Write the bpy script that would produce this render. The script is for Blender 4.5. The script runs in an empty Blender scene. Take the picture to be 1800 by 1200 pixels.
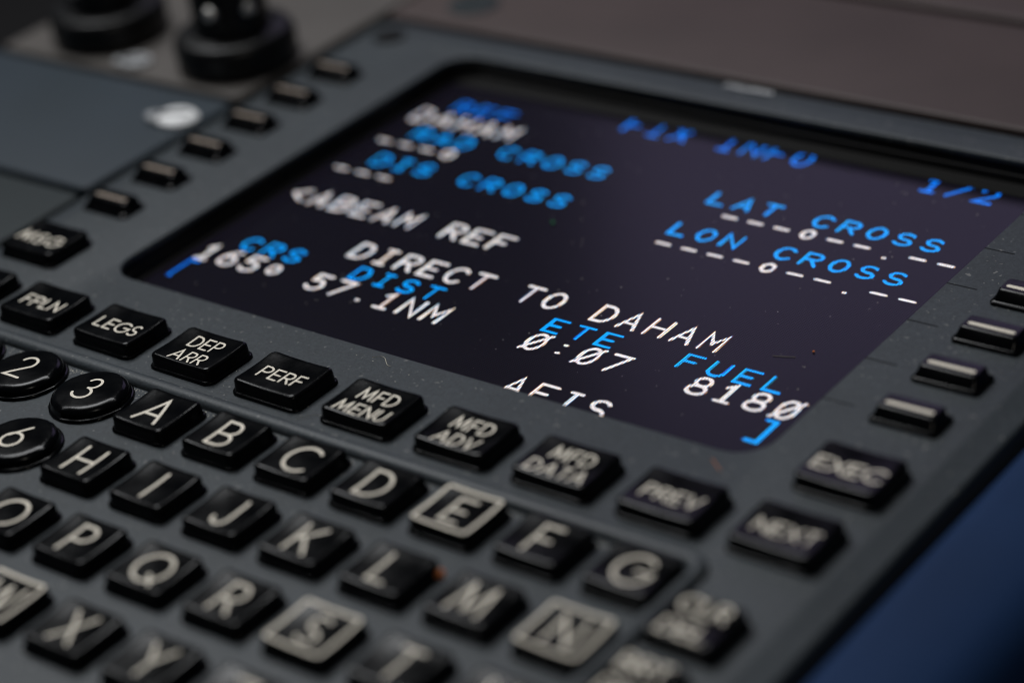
import bpy, math, random
from mathutils import Matrix, Vector
random.seed(7)
MM = 0.001
sc = bpy.context.scene
col = sc.collection

# ------------------------------------------------------------------ camera
cam_d = bpy.data.cameras.new('camera')
cam = bpy.data.objects.new('camera', cam_d)
col.objects.link(cam)
Rr = ((0.78941125, 0.60157663, -0.12221059), (0.21731019, -0.46005235, -0.86088798), (-0.57411336, 0.65303705, -0.49389923))
M = Matrix(((Rr[0][0], -Rr[1][0], -Rr[2][0], 244.203 * MM),
            (Rr[0][1], -Rr[1][1], -Rr[2][1], -169.793 * MM),
            (Rr[0][2], -Rr[1][2], -Rr[2][2], 143.049 * MM),
            (0, 0, 0, 1)))
cam.matrix_world = M
cam_d.sensor_width = 36
cam_d.sensor_fit = 'HORIZONTAL'
cam_d.lens = 83.68
cam_d.clip_start = 0.01
cam_d.clip_end = 50
cam_d.dof.use_dof = True
cam_d.dof.focus_distance = 0.2945
cam_d.dof.aperture_fstop = 9.6
cam_d.dof.aperture_blades = 0
sc.camera = cam

# ------------------------------------------------------------------ world + lights
w = bpy.data.worlds.new('World')
sc.world = w
w.use_nodes = True
bg = w.node_tree.nodes['Background']
bg.inputs[0].default_value = (0.62, 0.78, 1.0, 1)
bg.inputs[1].default_value = 0.03


def area(name, loc, target, size, power, color, size_y=None):
    d = bpy.data.lights.new(name, 'AREA')
    d.energy = power
    d.color = color
    d.size = size
    if size_y:
        d.shape = 'RECTANGLE'
        d.size_y = size_y
    o = bpy.data.objects.new(name, d)
    col.objects.link(o)
    o.location = [v * MM for v in loc]
    o.rotation_euler = (Vector(target) - Vector(loc)).to_track_quat('-Z', 'Y').to_euler()
    return o


# unseen lamp added ahead for the screen's purple sheen, soft light from above, small unseen lamp behind the camera for key-corner glints
area('screen_sheen_light', (-284, 758, 430), (112, 62, 0), 0.33, 0.17, (0.70, 0.58, 1.0), 0.22)
area('overhead_light', (-165, 120, 450), (40, 0, 0), 0.24, 2.25, (0.97, 0.985, 1.0))
area('corner_glint_light', (560, -330, 520), (60, 20, 0), 0.045, 0.36, (1.0, 0.93, 0.82))

sc.view_settings.view_transform = 'Standard'
sc.view_settings.look = 'None'
sc.view_settings.gamma = 1
sc.view_settings.exposure = 0
sc.cycles.use_denoising = True
sc.cycles.use_adaptive_sampling = False
sc.cycles.pixel_filter_type = 'BLACKMAN_HARRIS'
sc.cycles.filter_width = 1.1
sc.cycles.max_bounces = 6


# ------------------------------------------------------------------ materials
def nt(name):
    m = bpy.data.materials.new(name)
    m.use_nodes = True
    n = m.node_tree.nodes
    return m, n, m.node_tree.links, n['Principled BSDF']


def mat(name, c, rough=0.5, spec=0.5, metal=0.0, grain=0.0, grain_scale=2500, bump=0.0, bump_scale=3000, blotch=0.0, rvar=0.0, fleck=0.0):
    m, n, l, b = nt(name)
    b.inputs['Roughness'].default_value = rough
    b.inputs['Specular IOR Level'].default_value = spec
    b.inputs['Metallic'].default_value = metal
    b.inputs['Base Color'].default_value = (*c, 1)
    tc = n.new('ShaderNodeTexCoord')
    if grain or blotch:
        a = n.new('ShaderNodeTexNoise')
        a.inputs['Scale'].default_value = grain_scale
        a.inputs['Detail'].default_value = 3
        l.new(tc.outputs['Object'], a.inputs['Vector'])
        a2 = n.new('ShaderNodeTexNoise')
        a2.inputs['Scale'].default_value = 45
        a2.inputs['Detail'].default_value = 5
        l.new(tc.outputs['Object'], a2.inputs['Vector'])
        r1 = n.new('ShaderNodeMapRange')
        r1.inputs[1].default_value, r1.inputs[2].default_value = 0.3, 0.7
        r1.inputs[3].default_value, r1.inputs[4].default_value = 1 - grain, 1 + grain
        l.new(a.outputs['Fac'], r1.inputs[0])
        r2 = n.new('ShaderNodeMapRange')
        r2.inputs[1].default_value, r2.inputs[2].default_value = 0.3, 0.7
        r2.inputs[3].default_value, r2.inputs[4].default_value = 1 - blotch, 1 + blotch
        l.new(a2.outputs['Fac'], r2.inputs[0])
        mu = n.new('ShaderNodeMath')
        mu.operation = 'MULTIPLY'
        l.new(r1.outputs[0], mu.inputs[0])
        l.new(r2.outputs[0], mu.inputs[1])
        vm = n.new('ShaderNodeVectorMath')
        vm.operation = 'SCALE'
        vm.inputs[0].default_value = c
        l.new(mu.outputs[0], vm.inputs['Scale'])
        l.new(vm.outputs[0], b.inputs['Base Color'])
        if fleck:      # tiny pale chips and grit caught in the paint
            a4 = n.new('ShaderNodeTexNoise')
            a4.inputs['Scale'].default_value = 1500
            a4.inputs['Detail'].default_value = 1
            l.new(tc.outputs['Object'], a4.inputs['Vector'])
            r4 = n.new('ShaderNodeMapRange')
            r4.inputs[1].default_value, r4.inputs[2].default_value = 0.70, 0.76
            r4.inputs[3].default_value, r4.inputs[4].default_value = 0, fleck
            l.new(a4.outputs['Fac'], r4.inputs[0])
            mx = n.new('ShaderNodeMix')
            mx.data_type = 'RGBA'
            l.new(r4.outputs[0], mx.inputs['Factor'])
            l.new(vm.outputs[0], mx.inputs['A'])
            mx.inputs['B'].default_value = (0.16, 0.16, 0.155, 1)
            l.new(mx.outputs['Result'], b.inputs['Base Color'])
    if rvar:
        a3 = n.new('ShaderNodeTexNoise')
        a3.inputs['Scale'].default_value = 160
        a3.inputs['Detail'].default_value = 6
        l.new(tc.outputs['Object'], a3.inputs['Vector'])
        r3 = n.new('ShaderNodeMapRange')
        r3.inputs[1].default_value, r3.inputs[2].default_value = 0.3, 0.7
        r3.inputs[3].default_value, r3.inputs[4].default_value = max(0.02, rough - rvar), rough + rvar
        l.new(a3.outputs['Fac'], r3.inputs[0])
        l.new(r3.outputs[0], b.inputs['Roughness'])
    if bump:
        bn = n.new('ShaderNodeTexNoise')
        bn.inputs['Scale'].default_value = bump_scale
        bn.inputs['Detail'].default_value = 2
        l.new(tc.outputs['Object'], bn.inputs['Vector'])
        bp = n.new('ShaderNodeBump')
        bp.inputs['Strength'].default_value = bump
        bp.inputs['Distance'].default_value = 0.0001
        l.new(bn.outputs['Fac'], bp.inputs['Height'])
        l.new(bp.outputs[0], b.inputs['Normal'])
    return m


M_face = mat('grey_satin_paint', (0.0345, 0.0415, 0.0470), 0.5, 0.32, fleck=0.9, grain=0.22, blotch=0.13, bump=0.35)
M_key = mat('black_key_plastic', (0.0010, 0.0010, 0.0012), 0.2, 0.19, bump=0.10, bump_scale=2500, rvar=0.1)
M_well = mat('black_gasket', (0.0035, 0.0033, 0.003), 0.55, 0.2)
M_legend = mat('cream_legend_ink', (0.80, 0.735, 0.62), 0.6, 0.2, grain=0.06)
M_bar_brown = mat('dark_brownish_legend_ink', (0.34, 0.28, 0.23), 0.6, 0.2, grain=0.06)  # darker, browner ink for the left-hand bars
M_line = mat('engraved_line_ink', (0.012, 0.013, 0.015), 0.7, 0.1)
M_plate = mat('faded_grey_print_and_glare', (0.336, 0.344, 0.352), 0.5, 0.3)
M_blue = mat('blue_console_paint', (0.0085, 0.0265, 0.0780), 0.7, 0.12, blotch=0.10, grain=0.05)
M_brown = mat('brown_grey_panel_paint', (0.055965, 0.0399, 0.0371), 0.55, 0.3, blotch=0.12, grain=0.05)
M_beige = mat('warm_grey_panel_paint', (0.0775, 0.0694, 0.0632), 0.55, 0.3, blotch=0.12, grain=0.05)
M_slate = mat('slate_blue_panel_paint', (0.0198, 0.0298, 0.0397), 0.55, 0.3, blotch=0.10, grain=0.05)
M_teal = mat('dark_slate_panel_paint', (0.012, 0.0186, 0.0204), 0.55, 0.3, blotch=0.10, grain=0.05)
M_dark = mat('shadowed_black_paint', (0.006, 0.0055, 0.0055), 0.7, 0.2)
M_knob = mat('black_knob_plastic', (0.003, 0.0027, 0.0027), 0.38, 0.4)
M_steel = mat('polished_steel', (0.85, 0.82, 0.78), 0.36, 0.5, metal=1.0)
M_white = mat('white_stud_glint', (0.80, 0.80, 0.80), 0.45, 0.5)  # silver fastener head coloured white to carry its bright glint
M_dust = mat('pale_dust', (0.62, 0.59, 0.52), 0.9, 0.1)
M_fibre = mat('pale_lint', (0.6, 0.56, 0.46), 0.9, 0.1)
M_orange = mat('orange_crumb', (0.75, 0.22, 0.06), 0.6, 0.3)
M_green = mat('green_fleck', (0.03, 0.28, 0.10), 0.6, 0.3)

PIX = 0.343 * MM


def lcd(name, c, strength, base=(0.002, 0.002, 0.003), floor=0.0, refl=0.3):
    """an LCD surface: emission broken into red, green and blue sub-pixel stripes and pixel rows"""
    m, n, l, b = nt(name)
    b.inputs['Base Color'].default_value = (*base, 1)
    b.inputs['Roughness'].default_value = 0.21
    b.inputs['Specular IOR Level'].default_value = 0.19
    tc = n.new('ShaderNodeTexCoord')
    sp = n.new('ShaderNodeSeparateXYZ')
    l.new(tc.outputs['Object'], sp.inputs[0])

    def math_(op, a, bb=None):
        q = n.new('ShaderNodeMath')
        q.operation = op
        for i, v in enumerate((a, bb)):
            if v is None:
                continue
            if isinstance(v, (int, float)):
                q.inputs[i].default_value = v
            else:
                l.new(v, q.inputs[i])
        return q.outputs[0]
    comb = n.new('ShaderNodeCombineColor')
    rowf = math_('COSINE', math_('MULTIPLY', sp.outputs['Y'], 2 * math.pi / PIX))
    rowf = math_('ADD', 1.0, math_('MULTIPLY', rowf, 0.6))
    for i in range(3):
        ph = math_('ADD', math_('MULTIPLY', sp.outputs['X'], 2 * math.pi / PIX), -i * 0.55)
        s = math_('MULTIPLY', math_('POWER', math_('ADD', 0.5, math_('MULTIPLY', math_('COSINE', ph), 0.5)), 1.6), 2.3)
        s = math_('MULTIPLY', s, rowf)
        s = math_('ADD', floor, math_('MULTIPLY', s, c[i] * strength))
        l.new(s, comb.inputs[i])
    # the same stripes in the cell's own reflectance (colour filters between black matrix lines)
    vs = n.new('ShaderNodeVectorMath')
    vs.operation = 'SCALE'
    l.new(comb.outputs[0], vs.inputs[0])
    vs.inputs['Scale'].default_value = refl
    l.new(vs.outputs[0], b.inputs['Base Color'])
    l.new(comb.outputs[0], b.inputs['Emission Color'])
    b.inputs['Emission Strength'].default_value = 1
    return m


M_lcd = lcd('lcd_backlight_glow', (0.0012, 0.0010, 0.0019), 1.0, refl=5.0)
M_white_txt = lcd('lcd_white_characters', (0.95, 0.89, 0.90), 0.80, refl=.28)
M_blue_txt = lcd('lcd_cyan_blue_characters', (0.0, 0.34, 1.0), 1.15, refl=.1)
M_deep_txt = lcd('lcd_deep_blue_characters', (0.0, 0.21, 1.0), 1.0, refl=.1)

# ------------------------------------------------------------------ object helpers


def mesh(name, verts, faces, m, parent=None, loc=(0, 0, 0), smooth=True, angle=32):
    me = bpy.data.meshes.new(name)
    me.from_pydata([(x * MM, y * MM, z * MM) for x, y, z in verts], [], faces)
    me.materials.append(m)
    if smooth:
        for p in me.polygons:
            p.use_smooth = True
        me.set_sharp_from_angle(angle=math.radians(angle))
    me.update()
    o = bpy.data.objects.new(name, me)
    col.objects.link(o)
    o.location = [v * MM for v in loc]
    if parent:
        o.parent = parent
    return o


def thing(name, label, cat, loc=(0, 0, 0), group=None):
    o = bpy.data.objects.new(name, None)
    o.empty_display_size = 0.01
    col.objects.link(o)
    o.location = [v * MM for v in loc]
    o['label'] = label
    o['category'] = cat
    if group:
        o['group'] = group
    return o


def rrect(hx, hy, r, n=6, cx=0, cy=0, ne=0):
    if ne:      # the same outline with its straight sides cut into ne pieces
        p = rrect(hx, hy, r, n, cx, cy)
        out = []
        for k in range(4):
            c = p[k * (n + 1):(k + 1) * (n + 1)]
            a, b = c[-1], p[((k + 1) * (n + 1)) % len(p)]
            out += c + [(a[0] + (b[0] - a[0]) * i / ne, a[1] + (b[1] - a[1]) * i / ne) for i in range(1, ne)]
        return out
    pts = []
    r = max(min(r, hx, hy), 1e-4)
    for (sx, sy, a0) in ((1, 1, 0), (-1, 1, 90), (-1, -1, 180), (1, -1, 270)):
        for i in range(n + 1):
            a = math.radians(a0 + 90 * i / n)
            pts.append((cx + sx * (hx - r) + r * math.cos(a), cy + sy * (hy - r) + r * math.sin(a)))
    return pts


def loft(rings, cap_top=False, cap_bottom=False):
    v, f = [], []
    n = len(rings[0])
    for r in rings:
        v += r
    for k in range(len(rings) - 1):
        for i in range(n):
            j = (i + 1) % n
            f.append((k * n + i, k * n + j, (k + 1) * n + j, (k + 1) * n + i))
    if cap_top:
        f.append(tuple((len(rings) - 1) * n + i for i in range(n)))
    if cap_bottom:
        f.append(tuple(range(n))[::-1])
    return v, f


def merge(parts):
    v, f = [], []
    for a, b in parts:
        k = len(v)
        v += list(a)
        f += [tuple(i + k for i in q) for q in b]
    return v, f


# ------------------------------------------------------------------ lettering (strokes)
def A(cx, cy, rx, ry, a0, a1, n=14):
    return [(cx + rx * math.cos(math.radians(a0 + (a1 - a0) * i / n)), cy + ry * math.sin(math.radians(a0 + (a1 - a0) * i / n))) for i in range(n + 1)]


# glyphs of the keys: (width, strokes) in a cell of height 1
KG = {
    'A': (.82, [[(0, 0), (.41, 1), (.82, 0)], [(.14, .33), (.68, .33)]]),
    'B': (.62, [[(0, 0), (0, 1), (.30, 1)] + A(.30, .75, .26, .25, 90, -90) + [(0, .5)], [(.30, .5)] + A(.32, .25, .30, .25, 90, -90) + [(0, 0)]]),
    'C': (.80, [A(.5, .5, .5, .5, 48, 312, 22)]),
    'D': (.72, [[(0, 0), (0, 1), (.24, 1)] + A(.24, .5, .48, .5, 90, -90, 18) + [(0, 0)]]),
    'E': (.55, [[(.55, 1), (0, 1), (0, 0), (.55, 0)], [(0, .5), (.5, .5)]]),
    'F': (.52, [[(.52, 1), (0, 1), (0, 0)], [(0, .5), (.46, .5)]]),
    'G': (.92, [A(.5, .5, .5, .5, 45, 360, 24) + [(.56, .5)]]),
    'H': (.70, [[(0, 0), (0, 1)], [(.7, 0), (.7, 1)], [(0, .5), (.7, .5)]]),
    'I': (.02, [[(0, 0), (0, 1)]]),
    'J': (.45, [[(.45, 1), (.45, .24)] + A(.225, .24, .225, .24, 0, -175)]),
    'K': (.65, [[(0, 0), (0, 1)], [(.6, 1), (0, .42)], [(.2, .6), (.65, 0)]]),
    'L': (.48, [[(0, 1), (0, 0), (.48, 0)]]),
    'M': (.90, [[(0, 0), (.12, 1), (.45, .1), (.78, 1), (.9, 0)]]),
    'N': (.72, [[(0, 0), (0, 1), (.72, 0), (.72, 1)]]),
    'O': (1.0, [A(.5, .5, .5, .5, 0, 360, 28)]),
    'P': (.58, [[(0, 0), (0, 1), (.30, 1)] + A(.30, .73, .28, .27, 90, -90) + [(0, .46)]]),
    'Q': (1.0, [A(.5, .5, .5, .5, 0, 360, 28), [(.6, .28), (.92, -.04)]]),
    'R': (.60, [[(0, 0), (0, 1), (.30, 1)] + A(.30, .73, .28, .27, 90, -90) + [(0, .46)], [(.26, .46), (.6, 0)]]),
    'S': (.56, [A(.28, .74, .25, .26, 40, 270, 14) + A(.28, .24, .28, .24, 90, -150, 16)]),
    'T': (.60, [[(0, 1), (.6, 1)], [(.3, 1), (.3, 0)]]),
    'U': (.66, [[(0, 1), (0, .33)] + A(.33, .33, .33, .33, 180, 360) + [(.66, 1)]]),
    'V': (.76, [[(0, 1), (.38, 0), (.76, 1)]]),
    'W': (1.1, [[(0, 1), (.27, 0), (.55, .95), (.83, 0), (1.1, 1)]]),
    'X': (.68, [[(0, 0), (.68, 1)], [(0, 1), (.68, 0)]]),
    'Y': (.70, [[(0, 1), (.35, .46), (.7, 1)], [(.35, .46), (.35, 0)]]),
    'Z': (.62, [[(0, 1), (.62, 1), (0, 0), (.62, 0)]]),
    '1': (.22, [[(0, .84), (.22, 1), (.22, 0)]]),
    '2': (.60, [A(.29, .72, .27, .28, 165, -28, 14) + [(0, 0), (.62, 0)]]),
    '3': (.58, [A(.27, .76, .22, .24, 160, -90, 14), A(.27, .26, .30, .26, 90, -160, 16)]),
    '4': (.66, [[(.5, 0), (.5, 1), (0, .26), (.66, .26)]]),
    '5': (.58, [[(.52, 1), (.16, 1), (.08, .56)] + A(.26, .32, .31, .32, 120, -150, 16)]),
    '6': (.62, [[(.44, 1), (.07, .44)], A(.31, .31, .31, .31, 0, 360, 24)]),
    '7': (.58, [[(0, 1), (.58, 1), (.16, 0)]]),
    '8': (.60, [A(.3, .76, .23, .24, 0, 360, 22), A(.3, .26, .3, .26, 0, 360, 22)]),
    '9': (.62, [[(.18, 0), (.55, .56)], A(.31, .69, .31, .31, 0, 360, 24)]),
    '0': (.66, [A(.33, .5, .33, .5, 0, 360, 26)]),
    '.': (.04, [[(0, 0), (.04, 0)]]), '/': (.4, [[(0, -.05), (.4, 1.05)]]), ' ': (.35, []),
    '+': (.5, [[(0, .45), (.5, .45)], [(.25, .2), (.25, .7)]]), '-': (.4, [[(0, .45), (.4, .45)]]),
}
# glyphs of the display: a 0.78 x 1 cell, monospace, dotted pixels are in the material
W = .78
SG = {
    'A': [[(0, 0), (W / 2, 1), (W, 0)], [(.13, .33), (W - .13, .33)]],
    'B': [[(0, 0), (0, 1), (.5, 1)] + A(.5, .76, .25, .24, 90, -90, 8) + [(0, .52), (.5, .52)] + A(.5, .26, .28, .26, 90, -90, 8) + [(0, 0)]],
    'C': [A(.43, .5, .43, .5, 42, 318, 18)],
    'D': [[(0, 0), (0, 1), (.36, 1)] + A(.36, .5, .42, .5, 90, -90, 14) + [(0, 0)]],
    'E': [[(W, 1), (0, 1), (0, 0), (W, 0)], [(0, .5), (.6, .5)]],
    'F': [[(W, 1), (0, 1), (0, 0)], [(0, .5), (.6, .5)]],
    'H': [[(0, 0), (0, 1)], [(W, 0), (W, 1)], [(0, .5), (W, .5)]],
    'I': [[(W / 2, 0), (W / 2, 1)], [(.14, 1), (W - .14, 1)], [(.14, 0), (W - .14, 0)]],
    'L': [[(0, 1), (0, 0), (W, 0)]],
    'M': [[(0, 0), (0, 1), (W / 2, .38), (W, 1), (W, 0)]],
    'N': [[(0, 0), (0, 1), (W, 0), (W, 1)]],
    'O': [A(W / 2, .5, W / 2, .5, 0, 360, 24)],
    'P': [[(0, 0), (0, 1), (.5, 1)] + A(.5, .74, .28, .26, 90, -90, 8) + [(0, .48)]],
    'R': [[(0, 0), (0, 1), (.5, 1)] + A(.5, .74, .28, .26, 90, -90, 8) + [(0, .48)], [(.38, .48), (W, 0)]],
    'S': [A(.39, .74, .35, .26, 30, 270, 12) + A(.39, .25, .39, .25, 90, -155, 12)],
    'T': [[(0, 1), (W, 1)], [(W / 2, 1), (W / 2, 0)]],
    'U': [[(0, 1), (0, .34)] + A(W / 2, .34, W / 2, .34, 180, 360, 14) + [(W, 1)]],
    'X': [[(0, 0), (W, 1)], [(0, 1), (W, 0)]],
    '0': [A(W / 2, .5, W / 2 - .02, .5, 0, 360, 24), [(-.03, -.03), (W + .03, 1.03)]],
    '1': [[(.12, .8), (W / 2, 1), (W / 2, 0)], [(.1, 0), (W - .1, 0)]],
    '2': [A(.38, .72, .36, .28, 165, -30, 12) + [(0, 0), (W, 0)]],
    '5': [[(W - .04, 1), (.1, 1), (.06, .6)] + A(.36, .32, .40, .32, 125, -150, 14)],
    '6': [[(.62, 1), (.3, .86), (.04, .5)] + A(W / 2, .31, W / 2, .31, 160, -200, 22)],
    '7': [[(0, 1), (W, 1), (.22, 0)]],
    '8': [A(W / 2, .75, .31, .25, 0, 360, 20), A(W / 2, .26, W / 2, .26, 0, 360, 20)],
    '-': [[(.08, .5), (.70, .5)]],
    '*': [A(W / 2, .52, .26, .27, 0, 360, 16)],
    '.': [[(W / 2 - .04, .1), (W / 2 + .04, .1)]],
    ':': [[(W / 2 - .04, .22), (W / 2 + .04, .22)], [(W / 2 - .04, .74), (W / 2 + .04, .74)]],
    '/': [[(0, 0), (W, 1)]],
    '<': [[(.72, .9), (.06, .5), (.72, .1)]],
    '[': [[(.5, 1.12), (.12, 1.12), (.12, -.12), (.2, -.12)]],
    ']': [[(.1, 1.12), (.5, 1.12), (.5, -.12), (.0, -.12)]],
}


def resample(pl, step):
    out = [pl[0]]
    for a, b in zip(pl[:-1], pl[1:]):
        d = math.dist(a, b)
        k = max(1, int(d / step))
        for i in range(1, k + 1):
            out.append((a[0] + (b[0] - a[0]) * i / k, a[1] + (b[1] - a[1]) * i / k))
    return out


def ribbon(pl, wd, z, zf, step=0.35):
    """flat round-ended stroke of width wd, laid on height function zf"""
    pl = [p for i, p in enumerate(pl) if i == 0 or math.dist(p, pl[i - 1]) > 1e-5]
    closed = len(pl) > 6 and math.dist(pl[0], pl[-1]) < 1e-3
    pl = resample(pl, step)
    v, f = [], []
    n = len(pl)
    h = wd / 2
    for i, p in enumerate(pl):
        a = pl[i - 1] if i > 0 else (pl[-2] if closed else None)
        b = pl[i + 1] if i < n - 1 else (pl[1] if closed else None)
        def nrm(u, w_):
            d = math.dist(u, w_)
            return ((w_[0] - u[0]) / d, (w_[1] - u[1]) / d)
        t1 = nrm(a, p) if a else nrm(p, b)
        t2 = nrm(p, b) if b else nrm(a, p)
        n1, n2 = (-t1[1], t1[0]), (-t2[1], t2[0])
        m = (n1[0] + n2[0], n1[1] + n2[1])
        L = math.hypot(*m)
        if L < 1e-3:
            m, L = n1, 1
        m = (m[0] / L, m[1] / L)
        k = h / max(0.45, m[0] * n1[0] + m[1] * n1[1])
        v += [(p[0] + m[0] * k, p[1] + m[1] * k), (p[0] - m[0] * k, p[1] - m[1] * k)]
        if i:
            q = 2 * i
            f.append((q - 2, q - 1, q + 1, q))
    if not closed:
        for (i, p, q) in ((0, pl[0], pl[1]), (n - 1, pl[-1], pl[-2])):
            a0 = math.atan2(p[1] - q[1], p[0] - q[0])
            base = len(v)
            for k in range(1, 6):
                t = a0 + math.pi / 2 - math.pi * k / 6
                v.append((p[0] + h * math.cos(t), p[1] + h * math.sin(t)))
            l_, r_ = (2 * i, 2 * i + 1)
            if i == 0:
                l_, r_ = r_, l_
            f.append((l_, *range(base, base + 5), r_)[::-1])
    return [(x, y, zf(x, y) + z) for x, y in v], f


def key_text(lines, cap, wd, zf, gap=0.24, sx=1.0, cx=0, cy=0, lead=1.28):
    parts = []
    k = 0
    tot = cap * (1 + lead * (len(lines) - 1))
    for li, s in enumerate(lines):
        ws = [KG[c][0] * cap * sx for c in s]
        width = sum(ws) + gap * cap * (len(s) - 1)
        x = cx - width / 2
        y = cy + tot / 2 - cap - li * lead * cap
        for c, wi in zip(s, ws):
            for st in KG[c][1]:
                k += 1
                parts.append(ribbon([(x + px * cap * sx, y + py * cap) for px, py in st], wd, 0.02 + 0.004 * k, zf))
            x += wi + gap * cap
    return merge(parts)


# ================================================================== THE SETTING
def slab(x0, x1, y0, y1, zt, zb, r=0.6, cr=1.5):
    cx, cy, hx, hy = (x0 + x1) / 2, (y0 + y1) / 2, (x1 - x0) / 2, (y1 - y0) / 2
    rings = [[(x, y, zb) for x, y in rrect(hx, hy, cr, 5, cx, cy)]]
    for i in range(6):
        a = math.pi / 2 * i / 5
        o = r * (1 - math.cos(a))
        rings.append([(x, y, zt - r + r * math.sin(a)) for x, y in rrect(hx - o, hy - o, max(cr - o, .1), 5, cx, cy)])
    return loft(rings, True, True)


v, f = slab(-400, 500, -400, 500, -60, -80, 2, 5)
floor_ = mesh('pedestal_well', v, f, M_dark)
floor_['kind'] = 'structure'

# ================================================================== CONTROL DISPLAY UNIT
ZP = -1.8          # face of the panel
cdu = thing('control_display_unit', 'grey flight management unit with black keys and a lit screen of blue and white text', 'control unit')

X0, X1, Y0, Y1 = -8.6, 139.2, -96.0, 98.0
OX0, OX1, OY0, OY1 = 12.9, 116.7, 12.8, 90.3
NC = 10
pcx, pcy, phx, phy = (X0 + X1) / 2, (Y0 + Y1) / 2, (X1 - X0) / 2, (Y1 - Y0) / 2
ocx, ocy, ohx, ohy = (OX0 + OX1) / 2, (OY0 + OY1) / 2, (OX1 - OX0) / 2, (OY1 - OY0) / 2


def ring_out(off, z, cr=3.0):
    return [(x, y, z) for x, y in rrect(phx - off, phy - off, max(cr - off, .3), NC, pcx, pcy)]


def ring_in(off, z, cr=4.6):
    return [(x, y, z) for x, y in rrect(ohx + off, ohy + off, cr + off, NC, ocx, ocy)]


rings = [ring_out(0, -14), ring_out(0, ZP - 1.3)]
for i in range(5):
    a = math.pi / 2 * i / 4
    rings.append(ring_out(.5 * (1 - math.cos(a)), ZP - 1.2 + .5 * math.sin(a) + 0.1))
rings += [ring_out(3.1, ZP - .16), ring_out(3.5, ZP - .04), ring_out(4.0, ZP)]
rings += [ring_in(.35, ZP)]
for i in range(1, 5):
    a = math.pi / 2 * i / 4
    rings.append(ring_in(.35 - .35 * math.sin(a), ZP - .35 * (1 - math.cos(a))))
rings.append(ring_in(0, ZP - .8))
v, f = loft(rings)
mesh('faceplate', v, f, M_face, cdu, angle=50)

# black gasket: wall of the opening, a ledge and the mask round the LCD
LX0, LX1, LY0, LY1 = 14.2, 114.6, 14.6, 86.5
lcx, lcy, lhx, lhy = (LX0 + LX1) / 2, (LY0 + LY1) / 2, (LX1 - LX0) / 2, (LY1 - LY0) / 2
rings = [ring_in(.02, ZP - .8), ring_in(.02, -3.9), ring_in(-.45, -4.0), ring_in(-.5, -4.9), ring_in(-.6, -5.08)]
rings.append([(x, y, -5.08) for x, y in rrect(lhx, lhy, .6, NC, lcx, lcy)])
rings.append([(x, y, -5.25) for x, y in rrect(lhx, lhy, .6, NC, lcx, lcy)])
v, f = loft(rings)
mesh('screen_gasket', v, f, M_well, cdu, angle=40)

# the LCD
ZS = -5.22
v = [(LX0 - 1, LY0 - 1, ZS), (LX1 + 1, LY0 - 1, ZS), (LX1 + 1, LY1 + 2, ZS), (LX0 - 1, LY1 + 2, ZS)]
v += [(x, y, z - 1.2) for x, y, z in v]
f = [(0, 1, 2, 3), (7, 6, 5, 4), (0, 4, 5, 1), (1, 5, 6, 2), (2, 6, 7, 3), (3, 7, 4, 0)]
lcd_o = mesh('display_screen', v, f, M_lcd, cdu, smooth=False)
lcd_o['label'] = 'dark glossy screen filled with rows of blue and white characters'


def cx_(c):
    return 74.75 + 4.1 * (c - 15)


flat0 = lambda x, y: 0.0


def row(txt, c0, y, blue=False, small=False, label=''):
    h = 3.0 if small else 3.75
    wd = 0.48 if small else 0.54
    ws = 0.96 if small else .84
    parts = []
    k = 0
    for i, c in enumerate(txt):
        if c == ' ':
            continue
        x = cx_(c0 + i) - W * h * ws / 2
        for st in SG[c]:
            k += 1
            parts.append(ribbon([(x + px * h * ws, y - h / 2 + py * h) for px, py in st], wd, ZS + 0.012 + 0.0012 * k, flat0, 3))
    v, f = merge(parts)
    o = mesh('screen_text', v, f, (M_deep_txt if txt in ('FIX INFO', '1/2', 'REF', '[') else M_blue_txt) if blue else M_white_txt, lcd_o, smooth=False)
    o['label'] = ('blue' if blue else 'white') + ' screen text reading ' + label
    return o


row('FIX INFO', 9, 85.1, True, False, 'FIX INFO')
row('1/2', 21, 85.1, True, False, '1/2')
row('REF', 2, 80.0, True, True, 'REF')
row('DAHAM', 1, 75.4, False, False, 'DAHAM')
row('RAD CROSS', 2, 70.0, True, True, 'RAD CROSS')
row('LAT CROSS', 15, 70.0, True, True, 'LAT CROSS')
row('---*', 1, 66.0, False, False, 'three dashes and a degree ring')
row('---*--.--', 16, 66.0, False, False, 'dashes for latitude')
row('DIS CROSS', 2, 60.5, True, True, 'DIS CROSS')
row('LON CROSS', 15, 60.3, True, True, 'LON CROSS')
row('---', 1, 56.0, False, False, 'three dashes')
row('----*--.--', 15, 56.0, False, False, 'dashes for longitude')
row('<ABEAM REF', 1, 46.9, False, False, '<ABEAM REF')
row('DIRECT TO DAHAM', 6, 37.0, False, False, 'DIRECT TO DAHAM')
row('CRS', 2, 31.9, True, True, 'CRS')
row('DIST', 7, 31.8, True, True, 'DIST')
row('ETE', 15, 31.75, True, True, 'ETE')
row('FUEL', 20, 31.8, True, True, 'FUEL')
row('165*', 1, 27.5, False, False, '165 degrees')
row('57.1NM', 6, 27.5, False, False, '57.1NM')
row('0:07', 15, 27.5, False, False, '0:07')
row('8180', 21, 27.6, False, False, '8180')
row('[', 1, 22.5, True, False, 'an opening bracket')
row(']', 24, 22.4, True, False, 'a closing bracket')
row('AFIS', 16, 17.75, False, False, 'AFIS, its foot hidden by the bezel')


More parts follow.
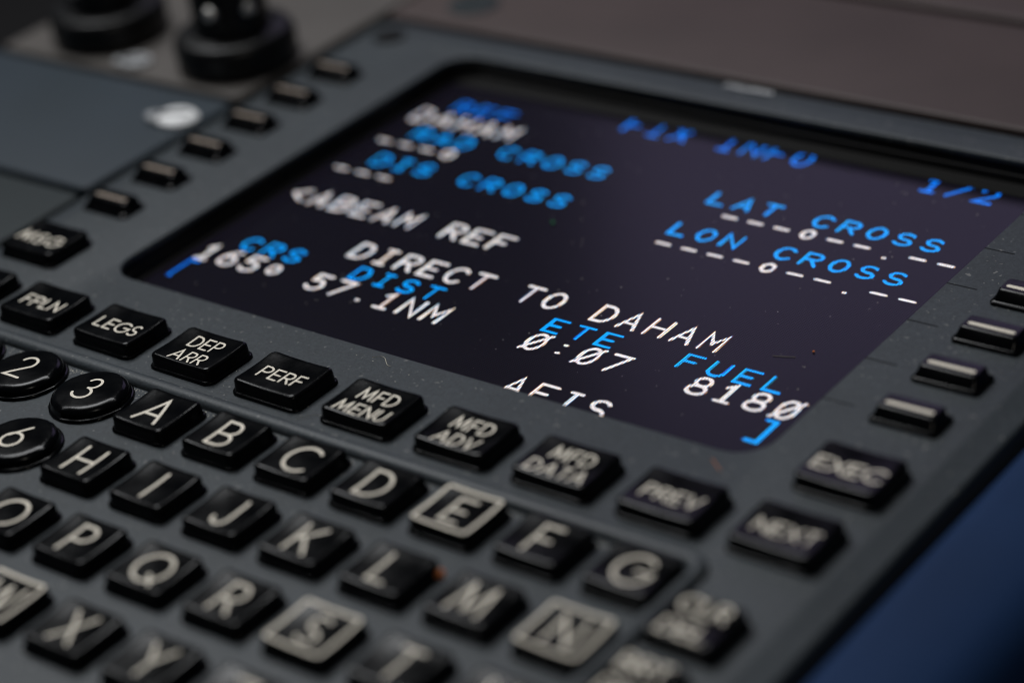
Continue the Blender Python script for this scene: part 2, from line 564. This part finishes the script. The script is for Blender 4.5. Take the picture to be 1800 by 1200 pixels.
# raised rounded rib framing the letter and number keys
def rib(path, wd, hgt, z):
    path = resample(path, 3)
    v, f = [], []
    n = len(path)
    m = 10
    for i, p in enumerate(path):
        a = path[max(0, i - 1)]
        b = path[min(n - 1, i + 1)]
        d = math.dist(a, b)
        nx, ny = -(b[1] - a[1]) / d, (b[0] - a[0]) / d
        for k in range(m + 1):
            t = math.pi * k / m
            s = math.cos(t) * wd / 2
            v.append((p[0] + nx * s, p[1] + ny * s, z + hgt * math.sin(t) ** 0.8))
        if i:
            for k in range(m):
                q = (i - 1) * (m + 1) + k
                f.append((q, q + 1, q + m + 2, q + m + 1))
    return v, f


v, f = rib([(-4.3, -80), (-4.3, -9.2)] + A(-1.8, -9.2, 2.5, 2.5, 180, 90, 8) + [(121.0, -6.7)] + A(121.0, -8.7, 2.0, 2.0, 90, 0, 8) + [(123.0, -80)], 2.3, 1.05, ZP - .05)
mesh('keypad_rib', v, f, M_face, cdu, angle=60)

# engraved lines linking the screen rows to the right-hand keys
for i in range(6):
    y = 27.15 + 9.87 * i
    v, f = ribbon([(116.95, y), (120.9, y)], .26, ZP + .006, flat0, 3)
    mesh('guide_line', v, f, M_line, cdu, smooth=False)

# faded maker's strip above the screen
parts = []
for k, q in enumerate([[(0, 0), (0, .8), (.5, .8)], [(.9, 0), (1.4, .8), (1.8, 0)], [(2.2, .8), (2.2, 0), (2.7, 0)], [(3.1, .8), (3.1, 0), (3.6, 0)], [(4.0, 0), (4.0, .8)], [(4.5, 0), (4.5, .8), (5.1, 0), (5.1, .8)], [(6.1, .75), (5.6, .7), (6.1, .2), (5.6, .05)], [(6.6, 0), (6.6, .8)], [(7.0, 0), (7.5, .8), (8, 0)]]):
    parts.append(ribbon([(59.3 + a, 95.7 + b) for a, b in q], .5, ZP + .01 + .002 * k, flat0, 3))
v, f = merge(parts)
o = mesh('maker_mark', v, f, M_plate, cdu, smooth=False)
o['label'] = 'small faded grey lettering on the bezel above the screen'

# corner screws of the unit
for (x, y) in ((-2.2, 91.3), (131.5, 91.5)):
    n = 24
    prof = [(2.6, ZP - .02), (2.6, ZP + .25), (2.35, ZP + .5), (1.2, ZP + .5), (1.0, ZP + .1), (0.01, ZP + .1)]
    rings = [[(r * math.cos(2 * math.pi * i / n), r * math.sin(2 * math.pi * i / n), z) for i in range(n)] for r, z in prof]
    v, f = loft(rings, True)
    mesh('panel_screw', v, f, M_knob, cdu, (x, y, 0))

# ------------------------------------------------------------------ keys


def key_mesh(hx, hy, cr, sag, skirt=.4, rim=.6, zb=-2.0, zs=-1.45):
    """square or round cap: low skirt, upright flank, rounded rim and a dished top"""
    def dish(x, y):
        return sag * ((x / hx) ** 2 + (y / hy) ** 2)
    NE = 8

    def ring(o, z):
        return [(x, y, z) for x, y in rrect(hx + o, hy + o, max(cr + o, .1), 6, 0, 0, NE)]
    rings = [ring(skirt, zb), ring(skirt, zs - .12), ring(skirt - .1, zs), ring(.12, zs + .06), ring(.06, zs + .2)]
    for i in range(7):
        a = math.pi / 2 * i / 6
        o = rim * (1 - math.cos(a))
        pts = rrect(hx - o, hy - o, max(cr - o, .1), 6, 0, 0, NE)
        rings.append([(x, y, dish(x, y) - rim * (1 - math.sin(a)) * .9) for x, y in pts])
    for s in (.9, .8, .7, .6, .5, .4, .3, .2, .1, .02):
        pts = [(x * s, y * s) for x, y in rrect(hx - rim, hy - rim, max(cr - rim, .1), 6, 0, 0, NE)]
        rings.append([(x, y, dish(x, y)) for x, y in pts])
    v, f = loft(rings, True)
    return v, f, dish


kinds = {}


def key(kind, x, y, hx, hy, cr, sag, lines, cap, wd, label, sx=1.0, tx=0, ty=0, frame=False, gap=.24, lead=1.28):
    k = (kind, hx, hy, cr, sag)
    if k not in kinds:
        v, f, d = key_mesh(hx, hy, cr, sag, rim=1.0 if sag < 0 else .6)
        o = mesh(kind, v, f, M_key, cdu, (x, y, 0), angle=48)
        kinds[k] = (o, d)
    else:
        src, d = kinds[k]
        o = src.copy()
        col.objects.link(o)
        o.parent = cdu
        o.location = (x * MM, y * MM, 0)
    d = kinds[k][1]
    o.rotation_euler = (math.radians(random.uniform(-.35, .35)), math.radians(random.uniform(-.35, .35)), math.radians(random.uniform(-.25, .25)))
    o['label'] = label
    if lines:
        v, f = key_text(lines, cap, wd, d, gap, sx, tx, ty, lead)
        mesh('legend', v, f, M_legend, o, smooth=False)
    if frame:
        bx, by = hx - .5, hy - .45
        pts = rrect(bx, by, .35, 3)
        pts = pts + [pts[0]]
        v, f = ribbon(pts, .42, .022, d)
        mesh('legend_frame', v, f, M_legend, o, smooth=False)
    return o


PX = 14.3
FN = [('DIR', 'INTC'), ('FPLN',), ('LEGS',), ('DEP', 'ARR'), ('PERF',), ('MFD', 'MENU'), ('MFD', 'ADV'), ('MFD', 'DATA'), ('PREV',), ('NEXT',)]
for i, t in enumerate(FN):
    key('function_key', PX * i - .25, .6, 5.15, 3.95, .95, .17, t, 2.2, .28, 'black key reading ' + ' '.join(t), sx=1.0 if len(t) == 1 else .92, tx=.25, ty=-.45 if len(t) == 1 else -.5, gap=.26, lead=1.5)
key('function_key', PX * 0 - .25, 13.8, 5.15, 3.95, .95, .17, ('MSG',), 2.3, .33, 'black key reading MSG, left of the screen', sx=1.12, ty=-.5, gap=.34)
key('function_key', PX * 9 - .1, 13.6, 5.15, 3.95, .95, .17, ('EXEC',), 2.3, .33, 'black key reading EXEC, right of the screen', sx=1.14, ty=-.4, gap=.22)
key('edit_key', 128.6, -16.9, 4.25, 3.75, .95, .17, ('CLR', 'DEL'), 2.3, .33, 'black key reading CLR DEL', sx=1.08, ty=-.1, gap=.2, lead=1.75)
key('edit_key', 128.6, -27.6, 4.25, 3.75, .95, .17, ('BRT', 'DIM'), 2.3, .33, 'black key below the CLR DEL key', sx=1.08, ty=-.1, gap=.2, lead=1.75)

AX, AY, DX, DY = 48.25, -12.65, 11.64, 11.97
rows_ = ['ABCDEFG', 'HIJKLMN', 'OPQRSTU', 'VWXYZ']
for r, s in enumerate(rows_):
    for c, ch in enumerate(s):
        fr = ch in 'ENSW'
        cap = 4.75 if not fr else 4.3
        wd = .41
        key('letter_key', AX + DX * c, AY - DY * r, 4.2, 3.85, .85, .17, (ch,), cap, wd, 'black key with a cream letter ' + ch + (' inside a square outline' if fr else ''), sx=.93, tx=.15, ty=-.15 if not fr else -.05, frame=fr)
DG = [['1', '2', '3'], ['4', '5', '6'], ['7', '8', '9']]
for r in range(3):
    for c in range(3):
        key('number_key', 12.7 + 11.9 * c, AY - DY * r - .1, 5.0, 5.0, 5.0, -.16, (DG[r][c],), 4.45, .37, 'round black key with a cream number ' + DG[r][c], sx=.98, tx=-.1, ty=0)


# line select keys: a narrow flat ridge carrying a bar, its front falling away in a slope
def lsk_mesh():
    def ring(x0, x1, y0, y1, z, r):
        return [(x, y, z) for x, y in rrect((x1 - x0) / 2, (y1 - y0) / 2, r, 5, (x0 + x1) / 2, (y0 + y1) / 2)]
    rings = [ring(-4.35, 4.35, -2.35, 2.35, -2.0, .6), ring(-4.35, 4.35, -2.35, 2.35, -1.45, .6), ring(-4.2, 4.2, -2.2, 2.2, -1.3, .55),
             ring(-3.95, 3.95, -2.05, 2.0, -1.22, .5), ring(-3.85, 3.85, -1.95, 1.95, -1.0, .5), ring(-3.7, 3.7, -1.35, 1.85, -.35, .45),
             ring(-3.62, 3.62, -1.12, 1.8, -.12, .42), ring(-3.5, 3.5, -.98, 1.7, -.02, .4), ring(-3.3, 3.3, -.85, 1.55, 0, .3)]
    return loft(rings, True)


src = None
for side, x in (('left', -.45), ('right', 128.25)):
    for i in range(6):
        y = 27.2 + 9.72 * i
        if src is None:
            v, f = lsk_mesh()
            o = src = mesh('line_select_key', v, f, M_key, cdu, (x, y, 0), angle=28)
            v, f = ribbon([(-2.75, -.05), (2.75, -.05)], .6, .02, flat0)
            bar = mesh('legend_bar', v, f, M_bar_brown if x < 0 else M_legend, src, smooth=False)
        else:
            o = src.copy()
            col.objects.link(o)
            o.parent = cdu
            o.location = (x * MM, y * MM, 0)
            if x > 0 and i == 0:
                bar = bar.copy()
                bar.data = bar.data.copy()
                bar.data.materials[0] = M_legend
                b = bar
            else:
                b = bar.copy()
            col.objects.link(b)
            b.parent = o
        o.rotation_euler = (math.radians(random.uniform(-.4, .4)), math.radians(random.uniform(-.4, .4)), math.radians(random.uniform(-.3, .3)))

# ================================================================== NEIGHBOURING PANELS


def stud(parent, x, y, z, r, m=M_white, slot=True):
    n = 28
    prof = [(r, z), (r, z + .5), (r * .86, z + .95), (r * .5, z + 1.05), (0.01, z + 1.05)]
    rings = [[(q * math.cos(2 * math.pi * i / n), q * math.sin(2 * math.pi * i / n), zz) for i in range(n)] for q, zz in prof]
    v, f = loft(rings, True)
    o = mesh('fastener', v, f, m, parent, (x, y, 0), angle=40)
    s = slab(-r * .98, r * .55, -r * .17, r * .17, z + 1.12, z + .6, .03, .05)
    q = mesh('slot', *s, M_dark, o)
    q.rotation_euler = (0, 0, math.radians(35))
    o.rotation_euler = (math.radians(-4), math.radians(3), 0)
    rings = [[(-r * .78 + e * r * .72 * math.cos(2 * math.pi * i / n), -r * .42 + e * r * .5 * math.sin(2 * math.pi * i / n), zz) for i in range(n)] for e, zz in ((1, z + .05), (1, z + .55), (.9, z + .7), (.02, z + .72))]
    v, f = loft(rings, True)
    mesh('glare_lobe', v, f, M_plate, o)  # grey lobe added for the dimmer half of the fastener's glare
    return o


t = thing('blank_panel', 'slate blue blank panel with a bright round stud, left of the keys', 'panel')
v, f = slab(-76, -10.0, 30.4, 62.6, -2.2, -9)
mesh('plate', v, f, M_slate, t)
stud(t, -13.9, 54.2, -2.2, 3.3)
stud(t, -71, 54.0, -2.2, 3.9)

t = thing('blank_panel', 'darker blank panel at the left edge, in front of the slate blue one', 'panel')
v, f = slab(-76, -10.0, -30, 29.6, -2.6, -9)
mesh('plate', v, f, M_teal, t)

t = thing('knob_panel', 'warm grey panel carrying two black knobs, behind the slate blue panel', 'panel')
v, f = slab(-65, -10.0, 63.4, 150, -1.8, -9)
mesh('plate', v, f, M_beige, t)
stud(t, -35.6, 67.0, -1.8, 2.6, M_plate)


def knob(parent, x, y, zb, rot):
    n = 72
    def rg(r, z, ripple=0):
        return [((r + ripple * math.cos(24 * 2 * math.pi * i / n)) * math.cos(2 * math.pi * i / n), (r + ripple * math.cos(24 * 2 * math.pi * i / n)) * math.sin(2 * math.pi * i / n), z) for i in range(n)]
    v, f = loft([rg(9.6, 0), rg(9.8, .6), rg(9.8, 4.4, .15), rg(9.3, 5.4), rg(8.8, 5.7), rg(0.01, 5.7)], True)
    o = mesh('knob', v, f, M_knob, parent, (x, y, zb), angle=40)
    o['label'] = 'large black concentric knob'
    v, f = loft([rg(6.2, 5.7), rg(6.1, 7.0), rg(5.9, 16.5, .18), rg(5.3, 17.6), rg(4.9, 17.8), rg(0.01, 17.8)], True)
    c = mesh('inner_knob', v, f, M_knob, o, angle=40)
    for a in (rot, rot + 60):
        ca, sa = math.cos(math.radians(a)), math.sin(math.radians(a))
        m = 14
        rings = [[(q * math.cos(2 * math.pi * i / m), q * math.sin(2 * math.pi * i / m), zz) for i in range(m)] for q, zz in ((1.25, 0), (1.25, .3), (1.1, .65), (.8, .95), (.4, 1.12), (.01, 1.16))]
        vv, ff = loft(rings, True)
        s = mesh('knob_glint', vv, ff, M_steel, o, (5.9 * ca, 5.9 * sa, 10.4))  # steel dome added to stand for a highlight on the inner knob
        s.rotation_euler = (0, math.pi / 2, math.radians(a))
    return o


knob(t, -20.3, 74.8, -1.8, -73)
knob(t, -49.6, 74.8, -1.8, -150)

t = thing('rear_panel', 'brown grey blank panel beyond the top edge of the display unit', 'panel')
v, f = slab(-9.4, 210, 99.0, 131.0, -1.8, -9)
mesh('plate', v, f, M_brown, t)
n = 28
rings = [[(q * math.cos(2 * math.pi * i / n), q * math.sin(2 * math.pi * i / n), zz) for i in range(n)] for q, zz in ((4.3, -1.8), (4.3, -1.55), (3.9, -1.45), (2.2, -1.45), (2.0, -1.7), (.01, -1.7))]
v, f = loft(rings, True)
mesh('recessed_screw', v, f, M_teal, t, (2.8, 107.2, 0))

t = thing('far_panel', 'dim brown panel at the top right corner, beyond a black gap', 'panel')
v, f = slab(-9.4, 260, 136.0, 200, -3.2, -9)
mesh('plate', v, f, M_brown, t)

# blue padded console side with a rounded outer edge
pts = [(140.7, -30), (140.7, -4.4), (141.0, -3.5), (141.8, -3.0), (143.5, -2.9), (147, -2.95), (151, -3.3), (153.5, -4.3), (155.5, -6.4), (157, -9.6), (158, -14), (158.4, -20), (158.6, -32)]
v, f = [], []
ys = [-120 + 20 * i for i in range(17)]
for yy in ys:
    v += [(x, yy, z) for x, z in pts]
m = len(pts)
for j in range(len(ys) - 1):
    for i in range(m - 1):
        f.append((j * m + i, j * m + i + 1, (j + 1) * m + i + 1, (j + 1) * m + i))
f.append(tuple(range(m)))
f.append(tuple((len(ys) - 1) * m + i for i in range(m))[::-1])
o = mesh('console_side', v, f, M_blue, angle=70)
o['label'] = 'dark blue rounded console side running along the right of the display unit'
o['category'] = 'console'

# ================================================================== DUST
dv, df = [], []


def fleck(x, y, z, r, el=1.0):
    a0 = random.uniform(0, 6.28)
    k = len(dv)
    for i in range(5):
        t_ = a0 + i * 1.2566
        q = r * random.uniform(.6, 1.2)
        dv.append((x + q * math.cos(t_) * el, y + q * math.sin(t_), z))
    dv.append((x, y, z + r * .7))
    for i in range(5):
        df.append((k + i, k + (i + 1) % 5, k + 5))


for i in range(700):      # on the panel
    x, y = random.uniform(0, 134), random.uniform(-70, 12)
    fleck(x, y, ZP + .005, random.choice([.03, .05, .07, .09]))
for i in range(900):      # gathered against the rib
    x = random.uniform(-2, 118)
    y = -8.1 - abs(random.gauss(0, .5))
    fleck(x, y, ZP + .005, random.choice([.04, .06, .08, .1]))
for i in range(120):
    fleck(random.uniform(117, 134), random.uniform(14, 85), ZP + .005, random.choice([.03, .04, .06]))
for i in range(260):      # on the screen
    fleck(random.uniform(20, 112), random.uniform(18, 84), ZS + .06, random.choice([.03, .04, .06, .09]))
o = mesh('dust', dv, df, M_dust, smooth=False)
o['label'] = 'pale dust specks scattered over the panel and the screen'
o['category'] = 'dust'
o['kind'] = 'stuff'


def crumb(name, label, x, y, z, r, m):
    n = 10
    rings = []
    for k in range(6):
        t_ = math.pi * (k + .15) / 5.3 - math.pi / 2
        rings.append([(r * math.cos(t_) * math.cos(2 * math.pi * i / n) * random.uniform(.85, 1.1), r * math.cos(t_) * math.sin(2 * math.pi * i / n) * random.uniform(.85, 1.1), r * .8 * (1 + math.sin(t_))) for i in range(n)])
    v, f = loft(rings, True, True)
    o = mesh(name, v, f, m, None, (x, y, z), angle=60)
    o['label'] = label
    o['category'] = 'crumb'
    return o


crumb('crumb', 'orange crumb lying between the L and M keys', 99.05, -21.45, ZP, .62, M_orange)
crumb('crumb', 'tiny reddish crumb on the right part of the screen', 107.6, 40.2, ZS + .03, .17, M_orange)
crumb('crumb', 'tiny green speck near the middle of the screen', 57.5, 54.5, ZS + .03, .26, M_green)


def fibre(label, pts, r, m=M_fibre):
    v, f = [], []
    n = len(pts)
    for i, p in enumerate(pts):
        for k in range(4):
            t_ = math.pi / 2 * k
            v.append((p[0] + r * math.cos(t_) * .7, p[1] + r * math.cos(t_) * .7, p[2] + r * math.sin(t_) + r))
            
        if i:
            for k in range(4):
                a, b = (i - 1) * 4 + k, (i - 1) * 4 + (k + 1) % 4
                f.append((a, b, b + 4, a + 4))
    o = mesh('lint_fibre', v, f, m)
    o['label'] = label
    o['category'] = 'lint'
    return o


fibre('thin curled hair on the bezel above the MFD MENU key', [(62.2 + 3.6 * t, 10.9 + .7 * math.sin(5 * t), ZP + .05) for t in [i / 20 for i in range(21)]], .035)
fibre('short pale scratch of lint on the screen above the 8180 reading', [(103.6 + 2.6 * t, 37.3 + .9 * t, ZS + .03) for t in [i / 6 for i in range(7)]], .05)

fibre('fine curved hair beside the MFD MENU key', [(63.2 + 2.6 * t, -4.6 + 4.2 * t - 2.2 * t * t, ZP + .15) for t in [i / 14 for i in range(15)]], .03)
fibre('faint reddish scuff of lint on the bezel below the screen corner', [(112.5 + 2.2 * t, 10.6 - 1.6 * t, ZP + .03) for t in [i / 6 for i in range(7)]], .04, M_orange)
